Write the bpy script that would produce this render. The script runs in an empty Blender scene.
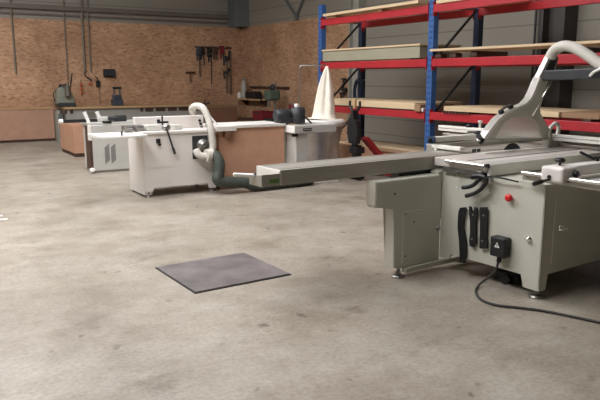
import bpy, bmesh, math, random
from mathutils import Vector, Matrix
random.seed(7)
C = bpy.context.scene.collection
PI = math.pi

# ------------------------------------------------------------------ camera
CAM_H = 1.5; FPX = 650.0; PITCH = math.atan2(122, 650); YAW = math.radians(31.7)
cd = bpy.data.cameras.new('camera'); cam = bpy.data.objects.new('camera', cd); C.objects.link(cam)
cam.location = (0, 0, CAM_H); cam.rotation_euler = (PI/2 - PITCH, 0, -YAW)
cd.sensor_width = 36; cd.lens = 36*FPX/600; cd.clip_end = 200
bpy.context.scene.camera = cam
# surveying helper: where the sight line through photo point (x, y) meets a real plane (axis = value)
_F = Vector((math.sin(YAW)*math.cos(PITCH), math.cos(YAW)*math.cos(PITCH), -math.sin(PITCH)))
_R = Vector((math.cos(YAW), -math.sin(YAW), 0)); _U = _R.cross(_F)
def at(x, y, ax, v):
    d = _F*FPX + _R*(x-300) + _U*(200-y); o = Vector((0, 0, CAM_H))
    return o + d*((v-o[ax])/d[ax])

# ------------------------------------------------------------------ materials
def lin(c):
    return tuple((v/12.92 if v <= .04045 else ((v+.055)/1.055)**2.4) for v in (k/255 for k in c)) + (1,)
M = {}
def mat(name, rgb, rough=.5, metal=0, var=.06, scale=6, bump=0, stretch=(1,1,1), alpha=1, trans=0, coat=0):
    m = bpy.data.materials.new(name); m.use_nodes = True; nt = m.node_tree; b = nt.nodes['Principled BSDF']
    b.inputs['Roughness'].default_value = rough; b.inputs['Metallic'].default_value = metal
    b.inputs['Alpha'].default_value = alpha; b.inputs['Transmission Weight'].default_value = trans
    b.inputs['Coat Weight'].default_value = coat
    tc = nt.nodes.new('ShaderNodeTexCoord'); mp = nt.nodes.new('ShaderNodeMapping'); mp.inputs['Scale'].default_value = stretch
    n = nt.nodes.new('ShaderNodeTexNoise'); n.inputs['Scale'].default_value = scale; n.inputs['Detail'].default_value = 6
    r = nt.nodes.new('ShaderNodeValToRGB'); c = lin(rgb)
    r.color_ramp.elements[0].position = .3; r.color_ramp.elements[1].position = .7
    r.color_ramp.elements[0].color = tuple(max(0, v*(1-var*2)) for v in c[:3]) + (1,)
    r.color_ramp.elements[1].color = tuple(min(1, v*(1+var)) for v in c[:3]) + (1,)
    nt.links.new(tc.outputs['Object'], mp.inputs[0]); nt.links.new(mp.outputs[0], n.inputs['Vector'])
    nt.links.new(n.outputs['Fac'], r.inputs[0]); nt.links.new(r.outputs[0], b.inputs['Base Color'])
    if bump:
        bp = nt.nodes.new('ShaderNodeBump'); bp.inputs['Strength'].default_value = bump; bp.inputs['Distance'].default_value = .01
        nt.links.new(n.outputs['Fac'], bp.inputs['Height']); nt.links.new(bp.outputs[0], b.inputs['Normal'])
    M[name] = m; return m

mat('machine_grey', (194,192,178), .45, var=.03, scale=3)
mat('machine_white', (221,215,208), .45, var=.02, scale=4)
mat('machine_pale', (186,184,176), .5, var=.03)
mat('alu', (176,172,162), .42, .55, var=.05, scale=9, stretch=(.3,6,6))
mat('alu_light', (230,227,218), .4, .1, var=.03, scale=9)
mat('cast_iron', (206,199,190), .36, .2, var=.06, scale=8)
mat('chrome', (235,235,232), .15, 1, var=.01)
mat('steel', (150,148,142), .35, .9, var=.05)
mat('black', (26,26,27), .5, var=.15, scale=15)
mat('rubber', (20,20,20), .7, var=.2, scale=20)
mat('dark_metal', (58,60,62), .5, .3, var=.1)
mat('red_paint', (168,35,43), .45, var=.06, scale=5)
mat('red_button', (205,28,26), .4, var=.02)
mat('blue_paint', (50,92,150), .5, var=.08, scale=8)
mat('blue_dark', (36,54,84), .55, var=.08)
mat('hose_white', (196,191,180), .55, var=.03)
mat('hose_green', (66,72,64), .6, var=.15, scale=14)
mat('mdf', (172,134,110), .75, var=.05, scale=5, stretch=(1,1,1))
mat('mdf_dark', (126,88,68), .75, var=.07)
mat('mdf_pink', (180,138,110), .75, var=.05)
mat('ply', (206,182,146), .65, var=.07, scale=4, stretch=(1,.3,8))
mat('ply_edge', (150,118,88), .75, var=.1, scale=6, stretch=(1,.2,14))
mat('panel_green', (150,146,124), .6, var=.05, scale=4)
mat('melamine', (225,222,214), .4, var=.02)
mat('bench_top', (188,154,112), .6, var=.1, scale=5, stretch=(.4,3,3))
mat('bench_grey', (158,156,146), .6, var=.05)
mat('dark_wood', (74,50,38), .7, var=.15)
mat('steel_plate', (124,117,115), .42, .3, var=.2, scale=4)
mat('plate_gap', (24,23,22), .8, var=.1)
mat('green_machine', (134,137,122), .55, var=.08)
mat('cable_grey', (52,51,48), .6)
mat('drill_green', (84,98,84), .5)
mat('mdf_light', (196,150,122), .75, var=.05, scale=5)
mat('column_dark', (70,66,62), .6)
mat('girt', (104,94,86), .6)
mat('vent_grey', (124,122,116), .6)
mat('blue_grey', (58,66,78), .5, var=.1)
mat('crate_red', (120,30,38), .6, var=.08)
mat('orange', (190,90,50), .6, var=.08)
mat('wall_steel', (106,109,108), .6, var=.06)
mat('conduit', (120,112,98), .6, var=.06)
mat('label_white', (228,226,218), .5, var=.02)
mat('label_grey', (164,162,152), .5, var=.02)
mat('label_green', (90,128,60), .5, var=.05)
mat('cloth', (232,224,208), .85, var=.04, scale=9, bump=.25)
mat('bag_clear', (200,188,176), .15, var=.1, alpha=.62)
mat('guard_clear', (248,242,234), .3, var=.04, alpha=.8, trans=.55)
mat('guard_shell', (198,194,180), .4, var=.04)

def floor_mat():
    m = bpy.data.materials.new('concrete'); m.use_nodes = True; nt = m.node_tree; b = nt.nodes['Principled BSDF']; L = nt.links.new
    tc = nt.nodes.new('ShaderNodeTexCoord')
    def noise(s, d, st=(1,1,1), rough=.6):
        mp = nt.nodes.new('ShaderNodeMapping'); mp.inputs['Scale'].default_value = st; L(tc.outputs['Object'], mp.inputs[0])
        n = nt.nodes.new('ShaderNodeTexNoise'); n.inputs['Scale'].default_value = s; n.inputs['Detail'].default_value = d
        n.inputs['Roughness'].default_value = rough; L(mp.outputs[0], n.inputs['Vector']); return n.outputs['Fac']
    def ramp(f, stops):
        r = nt.nodes.new('ShaderNodeValToRGB'); e = r.color_ramp.elements
        e[0].position, e[0].color = stops[0]; e[1].position, e[1].color = stops[-1]
        for p, c in stops[1:-1]:
            k = e.new(p); k.color = c
        L(f, r.inputs[0]); return r.outputs[0]
    def mul(a, c, fac=1):
        x = nt.nodes.new('ShaderNodeMix'); x.data_type = 'RGBA'; x.blend_type = 'MULTIPLY'; x.inputs[0].default_value = fac
        L(a, x.inputs[6]); L(c, x.inputs[7]); return x.outputs[2]
    base = ramp(noise(.9, 9, rough=.65), [(.28, lin((141,135,123))), (.5, lin((160,153,141))), (.72, lin((171,165,153)))])
    cloud = ramp(noise(1.5, 9, (1,1.1,1), .72), [(.34, lin((204,198,190))), (.5, lin((238,235,230))), (.62, (1,1,1,1))])
    fine = ramp(noise(38, 4), [(.25, lin((222,220,216))), (.6, (1,1,1,1))])
    spots = ramp(noise(7, 3, (1,1,1), .5), [(.24, lin((120,112,104))), (.33, (1,1,1,1))])
    scuff = ramp(noise(1.7, 10, (1,1.5,1), .75), [(.3, lin((176,168,158))), (.43, (1,1,1,1))])
    c = mul(mul(mul(mul(base, cloud), fine), spots, .75), scuff, .8); L(c, b.inputs['Base Color'])
    rr = nt.nodes.new('ShaderNodeMapRange'); rr.inputs[3].default_value = .34; rr.inputs[4].default_value = .62
    L(noise(2.2, 6), rr.inputs[0]); L(rr.outputs[0], b.inputs['Roughness'])
    bp = nt.nodes.new('ShaderNodeBump'); bp.inputs['Strength'].default_value = .06; L(noise(60, 4), bp.inputs['Height']); L(bp.outputs[0], b.inputs['Normal'])
    M['concrete'] = m
floor_mat()
def osb_mat():
    m = bpy.data.materials.new('osb'); m.use_nodes = True; nt = m.node_tree; b = nt.nodes['Principled BSDF']; L = nt.links.new
    b.inputs['Roughness'].default_value = .7
    tc = nt.nodes.new('ShaderNodeTexCoord')
    n = nt.nodes.new('ShaderNodeTexNoise'); n.inputs['Scale'].default_value = 2.2; n.inputs['Detail'].default_value = 3; L(tc.outputs['Object'], n.inputs['Vector'])
    mx = nt.nodes.new('ShaderNodeMix'); mx.data_type = 'RGBA'; mx.inputs[0].default_value = .16
    L(tc.outputs['Object'], mx.inputs[6]); L(n.outputs['Color'], mx.inputs[7])
    mp = nt.nodes.new('ShaderNodeMapping'); mp.inputs['Scale'].default_value = (14, 14, 38); L(mx.outputs[2], mp.inputs[0])
    v = nt.nodes.new('ShaderNodeTexVoronoi'); v.inputs['Scale'].default_value = 1.0; L(mp.outputs[0], v.inputs['Vector'])
    r = nt.nodes.new('ShaderNodeValToRGB'); e = r.color_ramp.elements
    e[0].position = 0; e[0].color = lin((150,114,86)); e[1].position = 1; e[1].color = lin((208,172,138))
    k = e.new(.35); k.color = lin((184,145,113)); k = e.new(.7); k.color = lin((196,156,122))
    L(v.outputs['Color'], r.inputs[0])
    n2 = nt.nodes.new('ShaderNodeTexNoise'); n2.inputs['Scale'].default_value = 1.1; n2.inputs['Detail'].default_value = 8; L(tc.outputs['Object'], n2.inputs['Vector'])
    r2 = nt.nodes.new('ShaderNodeValToRGB'); r2.color_ramp.elements[0].position = .3; r2.color_ramp.elements[0].color = lin((214,206,200)); r2.color_ramp.elements[1].position = .65
    L(n2.outputs['Fac'], r2.inputs[0])
    x = nt.nodes.new('ShaderNodeMix'); x.data_type = 'RGBA'; x.blend_type = 'MULTIPLY'; x.inputs[0].default_value = 1
    L(r.outputs[0], x.inputs[6]); L(r2.outputs[0], x.inputs[7]); L(x.outputs[2], b.inputs['Base Color'])
    M['osb'] = m
osb_mat()
def ribbed(name, rgb, axis, period, dark=.82):
    m = bpy.data.materials.new(name); m.use_nodes = True; nt = m.node_tree; b = nt.nodes['Principled BSDF']; L = nt.links.new
    b.inputs['Roughness'].default_value = .6
    tc = nt.nodes.new('ShaderNodeTexCoord'); sp = nt.nodes.new('ShaderNodeSeparateXYZ'); L(tc.outputs['Object'], sp.inputs[0])
    d = nt.nodes.new('ShaderNodeMath'); d.operation = 'DIVIDE'; d.inputs[1].default_value = period; L(sp.outputs[axis], d.inputs[0])
    f = nt.nodes.new('ShaderNodeMath'); f.operation = 'FRACT'; L(d.outputs[0], f.inputs[0])
    r = nt.nodes.new('ShaderNodeValToRGB'); r.color_ramp.interpolation = 'CONSTANT'; e = r.color_ramp.elements; c = lin(rgb)
    e[0].position = 0; e[0].color = tuple(v*dark*.8 for v in c[:3]) + (1,); e[1].position = .07; e[1].color = c
    L(f.outputs[0], r.inputs[0]); L(r.outputs[0], b.inputs['Base Color']); M[name] = m
ribbed('wall_panel', (140,134,122), 2, .33)
ribbed('ceiling_deck', (150,148,142), 0, .3)
def glow(name, rgb, s):
    m = bpy.data.materials.new(name); m.use_nodes = True; nt = m.node_tree
    nt.nodes.remove(nt.nodes['Principled BSDF']); e = nt.nodes.new('ShaderNodeEmission')
    e.inputs[0].default_value = lin(rgb); e.inputs[1].default_value = s
    nt.links.new(e.outputs[0], nt.nodes['Material Output'].inputs[0]); M[name] = m

# ------------------------------------------------------------------ mesh helpers
class MB:
    def __init__(s): s.bm = bmesh.new()
    def _add(s, verts, faces, smooth=False):
        vs = [s.bm.verts.new(v) for v in verts]; out = []
        for f in faces:
            try:
                q = s.bm.faces.new([vs[i] for i in f]); q.smooth = smooth; out.append(q)
            except ValueError: pass
        return vs, out
    def box(s, a, b, bevel=0, mtx=None, seg=2):
        x0,y0,z0 = (min(a[i], b[i]) for i in range(3)); x1,y1,z1 = (max(a[i], b[i]) for i in range(3))
        vs, fs = s._add([(x0,y0,z0),(x1,y0,z0),(x1,y1,z0),(x0,y1,z0),(x0,y0,z1),(x1,y0,z1),(x1,y1,z1),(x0,y1,z1)],
               [(0,3,2,1),(4,5,6,7),(0,1,5,4),(1,2,6,5),(2,3,7,6),(3,0,4,7)])
        if mtx:
            for v in vs: v.co = mtx @ v.co
        if bevel:
            es = {e for f in fs for e in f.edges}
            bmesh.ops.bevel(s.bm, geom=list(es), offset=bevel, segments=seg, profile=.5, affect='EDGES')
        return s
    def bar(s, p0, p1, w, h, bevel=0, up=(0,0,1)):
        p0, p1 = Vector(p0), Vector(p1); d = (p1-p0); L_ = d.length; d.normalize(); u = Vector(up)
        if abs(d.dot(u)) > .98: u = Vector((1,0,0))
        sd = d.cross(u).normalized(); u = sd.cross(d)
        mt = Matrix((( d.x, sd.x, u.x, p0.x),(d.y, sd.y, u.y, p0.y),(d.z, sd.z, u.z, p0.z),(0,0,0,1)))
        return s.box((0,-w/2,-h/2), (L_, w/2, h/2), bevel, mt)
    def cyl(s, p0, p1, r, r1=None, n=20):
        return s.lathe([(r,0),(r if r1 is None else r1,1)], p0, p1, n, True)
    def lathe(s, prof, p0, p1, n=24, unit=False, fold=None):
        p0, p1 = Vector(p0), Vector(p1); d = p1-p0; L_ = d.length; d.normalize()
        u = Vector((1,0,0)) if abs(d.x) < .9 else Vector((0,1,0)); a = d.cross(u).normalized(); b = d.cross(a)
        vs, fs = [], []
        for j, (r, t) in enumerate(prof):
            o = p0 + d*(t*L_ if unit else t)
            for i in range(n):
                w = 2*PI*i/n; rr = r*(fold(w, j/(len(prof)-1)) if fold else 1)
                vs.append(o + a*math.cos(w)*rr + b*math.sin(w)*rr)
        for j in range(len(prof)-1):
            for i in range(n): fs.append((j*n+i, j*n+(i+1)%n, (j+1)*n+(i+1)%n, (j+1)*n+i))
        V, Fc = s._add(vs, fs, True)
        for base in (0, (len(prof)-1)*n):
            try: s.bm.faces.new(V[base:base+n])
            except ValueError: pass
        for j, (r, t) in enumerate(prof):      # sharp rims
            if j in (0, len(prof)-1):
                for i in range(n):
                    e = s.bm.edges.get((V[j*n+i], V[j*n+(i+1)%n]))
                    if e: e.smooth = False
        return s
    def tube(s, pts, r, n=12, sub=6, ridge=0, ridges=0):
        P = [Vector(p) for p in pts]
        if sub > 1 and len(P) > 2:
            Q = []
            for i in range(len(P)-1):
                a = P[i-1] if i else P[0]*2-P[1]; b, c = P[i], P[i+1]; d = P[i+2] if i+2 < len(P) else P[-1]*2-P[-2]
                for k in range(sub):
                    t = k/sub
                    Q.append(.5*((2*b)+(-a+c)*t+(2*a-5*b+4*c-d)*t*t+(-a+3*b-3*c+d)*t**3))
            Q.append(P[-1]); P = Q
        vs, fs = [], []; prev = None
        for i, p in enumerate(P):
            d = (P[min(i+1, len(P)-1)]-P[max(i-1, 0)]).normalized()
            if prev is None:
                u = Vector((0,0,1)) if abs(d.z) < .9 else Vector((1,0,0)); a = d.cross(u).normalized()
            else: a = (prev - d*prev.dot(d)).normalized()
            prev = a; b = d.cross(a); rr = r*(1+(ridge if i % 2 else -ridge))
            for k in range(n):
                w = 2*PI*k/n; vs.append(p + a*math.cos(w)*rr + b*math.sin(w)*rr)
        for j in range(len(P)-1):
            for k in range(n): fs.append((j*n+k, j*n+(k+1)%n, (j+1)*n+(k+1)%n, (j+1)*n+k))
        V, _ = s._add(vs, fs, True)
        for base in (0, (len(P)-1)*n):
            try: s.bm.faces.new(V[base:base+n])
            except ValueError: pass
        return s
    def prism(s, poly, axis, v0, v1, bevel=0, smooth=False):
        o = [i for i in range(3) if i != axis]; n = len(poly); vs = []
        for v in (v0, v1):
            for p in poly:
                q = [0,0,0]; q[o[0]], q[o[1]] = p; q[axis] = v; vs.append(q)
        fs = [tuple(range(n)), tuple(range(2*n-1, n-1, -1))] + [(i, (i+1)%n, n+(i+1)%n, n+i) for i in range(n)]
        _, F = s._add(vs, fs)
        if smooth:
            for f in F[2:]: f.smooth = True
        if bevel:
            es = list(F[0].edges) + list(F[1].edges)
            bmesh.ops.bevel(s.bm, geom=es, offset=bevel, segments=2, profile=.5, affect='EDGES')
        return s
    def build(s, name, m, parent=None, label=None):
        bmesh.ops.recalc_face_normals(s.bm, faces=s.bm.faces[:])
        me = bpy.data.meshes.new(name); s.bm.to_mesh(me); s.bm.free()
        o = bpy.data.objects.new(name, me); C.objects.link(o); me.materials.append(M[m] if isinstance(m, str) else m)
        if parent: o.parent = parent
        if label: o['label'] = label
        return o
def B(a, b, bevel=0): return MB().box(a, b, bevel)
def tag(o, label, cat, group=None):
    o['label'] = label; o['category'] = cat
    if group: o['group'] = group
    return o
def thing(name, label, cat, loc=(0,0,0), rz=0, group=None):
    o = bpy.data.objects.new(name, None); C.objects.link(o); o.location = loc; o.rotation_euler = (0,0,rz)
    o.empty_display_size = .1
    return tag(o, label, cat, group)
def struct(mb, name, m):
    o = mb.build(name, m); o['kind'] = 'structure'; return o
def recentre(o):
    """put a single-mesh thing's origin at the middle of its base"""
    vs = o.data.vertices; xs = [v.co.x for v in vs]; ys = [v.co.y for v in vs]; zs = [v.co.z for v in vs]
    c = Vector(((min(xs)+max(xs))/2, (min(ys)+max(ys))/2, min(zs)))
    for v in vs: v.co -= c
    o.location = c; return o
def solo(mb, name, m, label, cat, group=None):
    return recentre(tag(mb.build(name, m), label, cat, group))

# ------------------------------------------------------------------ the hall
XL, XR, YF, YB, H = -7.0, 8.65, -5.0, 17.2, 5.6
PX0, PX1, PY0, PY1 = 1.672, 2.468, 4.148, 4.892                # the floor plate's recess
fb = MB()
fb.box((XL, YF, -.2), (XR, YB, 0))
struct(fb, 'floor', 'concrete')
struct(B((XL, YB, 0), (XR, YB+.2, H)), 'wall_back', 'wall_panel')
struct(B((XR, YF, 0), (XR+.2, YB, H)), 'wall_right', 'wall_panel')
struct(B((XL-.2, YF, 0), (XL, YB, H)), 'wall_left', 'wall_panel')
struct(B((XL, YF-.2, 0), (XR, YF, H)), 'wall_front', 'wall_panel')
struct(B((XL, YF, H), (XR, YB, H+.2)), 'ceiling', 'ceiling_deck')
OZ = 2.9
struct(B((XL, YB-.03, 0), (XR, YB, OZ)), 'trim_1', 'osb')
struct(B((XR-.03, 11.75, 0), (XR, YB-.03, OZ)), 'trim_2', 'osb')
# steel girt on the back wall, corner column, right hand columns and brace
struct(MB().box((XL, YB-.1, 3.13), (XR-.45, YB, 3.24)).box((XL, YB-.03, 3.0), (XR-.45, YB, 3.04)), 'trim_3', 'girt')
struct(MB().box((XR-.42, YB-.5, OZ), (XR, YB-.46, H)).box((XR-.42, YB-.04, OZ), (XR, YB, H)).box((XR-.23, YB-.46, OZ), (XR-.19, YB-.04, H)), 'trim_4', 'wall_steel')
struct(MB().box((XR-.2, 11.35, 0), (XR, 11.38, H)).box((XR-.2, 11.66, 0), (XR, 11.69, H)).box((XR-.11, 11.38, 0), (XR-.09, 11.66, H)), 'trim_5', 'bench_grey')
struct(MB().box((XR-.3, 6.25, 0), (XR, 6.29, H)).box((XR-.3, 6.62, 0), (XR, 6.66, H)).box((XR-.16, 6.29, 0), (XR-.13, 6.62, H)), 'trim_6', 'column_dark')
struct(MB().cyl((XR-.06, 6.85, 0), (XR-.06, 6.85, H), .03).cyl((XR-.06, 6.95, 1.2), (XR-.06, 6.95, H), .018), 'trim_7', 'dark_metal')
a = at(296, 17, 0, XR-.05); l_ = at(284, -2, 0, XR-.05); r_ = at(303, -2, 0, XR-.05)
struct(MB().bar(a, l_+(l_-a)*1.5, .05, .05).bar(a, r_+(r_-a)*1.5, .05, .05).box(a+Vector((-.03,-.06,-.08)), a+Vector((.04,.06,.03))), 'trim_8', 'wall_steel')
# conduits down the back wall
for k, (xa, ya, xb, yb, rad) in enumerate([(9.5, -1, 16, 74, .022), (80, -1, 85, 72, .03), (88, 24, 91, 72, .018), (65, -1, 68, 80, .014)]):
    b_ = at(xb, yb, 1, YB-.06)
    struct(MB().cyl((b_.x, YB-.06, b_.z), (b_.x, YB-.06, H), rad, n=10), 'trim_%d' % (9+k), 'conduit')
# daylight: translucent strips in the roof
glow('daylight', (255,247,232), 1.0)
SKY = [(-1.4, .4, 2.2, 14.0, 15.6), (2.0, 3.2, 4.2, 10.0, 13.6)]
for k, (x0, x1, y0, y1, s) in enumerate(SKY):
    glow('daylight_%d' % k, (251,250,254), s)
    struct(B((x0, y0, H-.04), (x1, y1, H-.005)), 'window_%d' % (k+1), 'daylight_%d' % k)

# ------------------------------------------------------------------ floor plate
t = thing('floor_plate', 'square worn steel cover plate set in the open concrete floor', 'cover plate', ((PX0+PX1)/2, (PY0+PY1)/2, 0), math.radians(2))
hx, hy = (PX1-PX0)/2, (PY1-PY0)/2
B((-hx, -hy, .004), (hx, hy, .012)).build('plate', 'steel_plate', t)
fr = MB()
for a_, b_ in (((-hx-.009,-hy-.009),(hx+.009,-hy)), ((-hx-.009,hy),(hx+.009,hy+.009)), ((-hx-.009,-hy),(-hx,hy)), ((hx,-hy),(hx+.009,hy))):
    fr.box((*a_, 0), (*b_, .004))
fr.build('rim', 'plate_gap', t)

for (pa, pb, lab) in (((-6,216.5),(2.5,215.5),'upper white tape strip on the concrete floor at the left picture edge'), ((-6,220),(7.5,219),'lower longer white tape strip on the concrete floor at the left picture edge')):
    a, b = at(*pa, 2, 0), at(*pb, 2, 0)
    solo(MB().bar(a+Vector((0,0,.001)), b+Vector((0,0,.001)), .05, .002), 'tape_strip', 'label_white', lab, 'tape')

# ------------------------------------------------------------------ panel saw (foreground)
MX, MY, TH = 3.629, 2.763, math.radians(3)
SAW = thing('panel_saw', 'large grey sliding table panel saw in the right foreground with clear hooded blade', 'table saw', (MX, MY, 0), TH)
S = lambda mb, n, m, p=None, l=None: mb.build(n, m, p or SAW, l)
def w2s(p):
    p = Vector(p)-Vector((MX, MY, 0)); c, s = math.cos(TH), math.sin(TH); return Vector((p.x*c+p.y*s, -p.x*s+p.y*c, p.z))
def sat(x, y, ax, v):                      # sight point on a plane of the saw's own frame
    o = w2s((0,0,CAM_H)); d = w2s(at(x, y, 2, 0)) if y > 90 else w2s(at(x, y, 1, 40)); d = d-o
    return o + d*((v-o[ax])/d[ax])
CW = 1.15
cab = MB()
cab.prism([(0,.06),(.13,.06),(.155,.148),(.80,.148),(.82,.10),(.92,.10),(.92,.80),(0,.80)], 0, 0, .012)      # front plate with leg cut-outs
cab.prism([(0,.06),(.07,.06),(.085,.172),(CW-.1,.172),(CW-.08,.06),(CW,.06),(CW,.80),(0,.80)], 1, 0, .012)    # right plate
cab.box((.012,.012,.172), (CW,.92,.795)).box((.012,.012,.06), (.07,.13,.172)).box((CW-.08,.012,.06), (CW,.13,.172))
cabinet = S(cab, 'cabinet', 'machine_grey')
S(MB().box((.11,-.006,.245), (CW-.06,.001,.735), .002), 'side_door', 'machine_grey', cabinet)
for (px, py) in ((560,228),):
    p = sat(px, py, 1, 0)
    S(MB().lathe([(.028,0),(.028,.008),(.018,.014),(.016,.026),(.004,.03)], (p.x,-.006,p.z), (p.x,-.1,p.z)).box((p.x-.024,-.03,p.z-.006), (p.x+.024,-.042,p.z+.006), .002), 'latch', 'chrome', cabinet)
p = sat(529, 239, 0, 0)
S(MB().lathe([(.022,0),(.022,.006),(.012,.01),(.012,.02),(.004,.022)], (0,p.y,p.z), (-.1,p.y,p.z)).box((-.02,p.y-.02,p.z-.005), (-.028,p.y+.02,p.z+.005), .002), 'latch', 'chrome', cabinet)
p = sat(511, 197.5, 0, 0)
st = S(MB().lathe([(.016,0),(.016,.02),(.026,.022),(.028,.03),(.024,.038),(.01,.042)], (0,p.y,p.z), (-.1,p.y,p.z)), 'stop_button', 'red_button', None, 'red mushroom stop button')
for (px, py, w, h) in ((490,193,.022,.03), (457.5,187,.018,.026)):
    p = sat(px, py, 0, 0); lb = S(B((-.002,p.y-w/2,p.z-h/2), (.001,p.y+w/2,p.z+h/2)), 'instruction_label', 'label_grey')
    S(MB().lathe([(.008,0),(.008,.001)], (-.002,p.y,p.z+.002), (-.1,p.y,p.z+.002), 14).lathe([(.004,0),(.004,.0015)], (-.002,p.y+.004,p.z-.009), (-.1,p.y+.004,p.z-.009), 10), 'label_mark', 'label_white', lb)
# power inlet with warning sign and cable
a, b = sat(492,235,0,-.01), sat(511,258,0,-.01)
y0, y1, z0, z1 = b.y+.01, a.y-.035, b.z-.012, a.z+.012
inlet = S(B((-.075, y0, z0+.01), (.0, y1, z1), .012), 'power_inlet', 'black')
yc, zc = (y0+y1)/2, (z0+z1)/2+.02
S(MB().prism([(yc-.022,zc-.016),(yc+.022,zc-.016),(yc,zc+.022)], 0, -.077, -.074), 'warning_sign', 'label_white', inlet)
S(MB().prism([(yc-.004,zc+.010),(yc+.004,zc+.006),(yc+.0,zc-.001),(yc+.005,zc-.001),(yc-.003,zc-.013),(yc-.001,zc-.004),(yc-.005,zc-.004)], 0, -.0785, -.0765), 'bolt_symbol', 'black', inlet)
S(MB().cyl((-.04, yc, z0+.02), (-.04, yc+.005, z0-.03), .016), 'cable_gland', 'rubber', inlet)
S(MB().tube([(-.04,yc+.005,z0-.02), (-.045,yc+.03,.13), (-.08,yc+.10,.045), (-.14,yc+.10,.012), (-.25,.33,.011), (-.335,.21,.011), (-.335,.08,.011), (-.25,-.04,.011), (-.16,-.2,.011), (-.07,-.47,.011), (.02,-.8,.011), (.1,-1.3,.011)], .0085, 10, 8), 'power_cable', 'cable_grey')
S(MB().cyl((.10,.36,.035), (.22,.42,.035), .035).box((.16,.30,0), (.3,.5,.07), .01), 'cable_plug', 'dark_metal')
# extension cabinet under the slider
ext = MB()
ext.prism([(-.69,.59),(-.675,.567),(-.50,.56),(-.49,.085),(-.44,.07),(.0,.07),(.0,.765),(-.69,.765)], 1, .92, 1.03, .014)
extc = S(ext, 'support_cabinet', 'machine_grey')
a, b = sat(403,212,1,.92), sat(426,258,1,.92)
S(B((a.x, .914, b.z), (b.x, .922, a.z), .002), 'access_panel', 'machine_grey', extc)
for (px, py) in ((405,256),(405,214),(414,222),(395,194)):
    p = sat(px, py, 1, .914)
    S(MB().cyl((p.x,.93,p.z), (p.x,.909,p.z), .006, n=10), 'screw', 'dark_metal', extc)
S(MB().prism([(-.02,.70),(.0,.70),(.0,.79),(-.055,.79)], 1, .915, 1.0), 'bracket', 'machine_grey', extc)
p = sat(444, 227, 1, .915)
S(MB().lathe([(.018,0),(.018,.01),(.008,.02)], (-.03,.92,p.z), (-.03,.8,p.z)), 'latch', 'steel', extc)
S(B((-.38,.90,.035), (.35,.95,.072), .003), 'base_rail', 'machine_grey')
def foot(x, y, top):
    S(MB().lathe([(.05,0),(.05,.012),(.024,.02),(.012,.02),(.014,top)], (x,y,0), (x,y,1)).lathe([(.022,.03),(.022,.042)], (x,y,0), (x,y,1), 6), 'foot', 'steel')
S(B((-.36,1.03,.66), (.02,1.12,.799)), 'slider_gap_shade', 'dark_metal')  # dark block fills the gap under the slider, standing in for its shadow
foot(.045,.05,.06); foot(-.42,.945,.08); foot(CW-.05,.05,.06); foot(CW-.05,.85,.172); foot(.3,.98,.03)
S(B((-.0,.92,.40), (CW,1.28,.80), .01), 'slider_bed', 'machine_grey')
# sliding table
sl = [(1.0,.798),(1.30,.798),(1.30,.90),(1.27,.90),(1.27,.893),(1.255,.893),(1.255,.90),(1.06,.90),(1.06,.893),(1.045,.893),(1.045,.90),(1.0,.90)]
slide = S(MB().prism(sl, 0, -1.45, 1.75, .003), 'sliding_table', 'alu')
S(B((-1.46,1.0,.80), (-1.44,1.30,.90), .003), 'end_cap', 'alu_light', slide)
S(MB().prism([(1.0,.80),(1.16,.80),(1.16,.86),(1.0,.88)], 0, -1.60, -1.45, .004), 'end_stop', 'alu', slide)
p0, p1 = sat(262,175,1,.999), sat(270,179,1,.999)
S(B((-1.54,.996,.822), (-1.47,1.001,.846)), 'green_label', 'label_green', slide)
S(MB().bar((-1.59,1.1,.865), (-1.72,1.16,.875), .05, .022, .006), 'push_handle', 'label_white', slide)
S(MB().cyl((-1.585,1.09,.87), (-1.60,1.10,.87), .018), 'handle_grip', 'black', slide)
# main table, front edge and right edge strip
tb = S(MB().box((-.03,.47,.83), (1.45,.985,.895), .004), 'table_top', 'cast_iron')
S(B((-.025,.445,.805), (1.45,.472,.892), .004), 'table_edge', 'alu_light')
S(B((.0,.66,.8945), (1.44,.68,.8962)), 'mitre_slot', 'dark_metal', tb)
S(B((.0,.56,.8945), (1.44,.60,.8965)), 'wear_strip', 'alu_light', tb)
S(B((.45,.90,.894), (1.12,.985,.8970)), 'throat_plate', 'alu_light', tb)
S(B((.0,.0,.795), (CW,.44,.800), .002), 'cabinet_top', 'machine_grey')
S(MB().cyl((-.05,.84,.878), (-.05,.48,.878), .014).cyl((-.05,.84,.878), (-.05,.81,.878), .019).box((-.055,.47,.85), (-.02,.48,.89)), 'front_bar', 'chrome')
S(MB().prism([(.47,.897),(.45,.897),(.446,.865),(.47,.875)], 0, -.05, -.03), 'corner_block', 'black')
S(MB().box((-.03,.55,.79), (.0,.90,.84), .006).box((-.05,.5,.76), (-.0,.545,.84), .006).cyl((-.03,.74,.80), (-.07,.74,.79), .012), 'front_bracket', 'steel')
# two curved clamp levers below the bracket
for k, pts in enumerate([[(462.5,187.5),(468,187),(474,184.5),(480,178.5)], [(466,196),(474,193.5),(481,189),(486,182),(487,177)]]):
    q = [sat(x, y, 0, -.06) for x, y in pts]
    S(MB().tube(q, .0155, 12, 6), 'clamp_lever', 'black')
q = [sat(x, y, 0, -.06) for x, y in ((472,177),(479,176),(486,178))]
S(MB().tube(q, .018, 12, 4).box((-.06,q[1].y-.02,q[1].z-.01), (0,q[1].y+.02,q[1].z+.015)), 'lever_hub', 'black')
S(MB().tube([(-.02,.47,.80),(-.05,.40,.815),(-.05,.32,.812),(-.03,.2,.80)], .006, 8), 'control_cable', 'rubber')
# blade
bl = MB().lathe([(.15,0),(.15,.004)], (.91,.978,.80), (.91,1.2,.80), 48)
S(bl, 'saw_blade', 'dark_metal')
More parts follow.
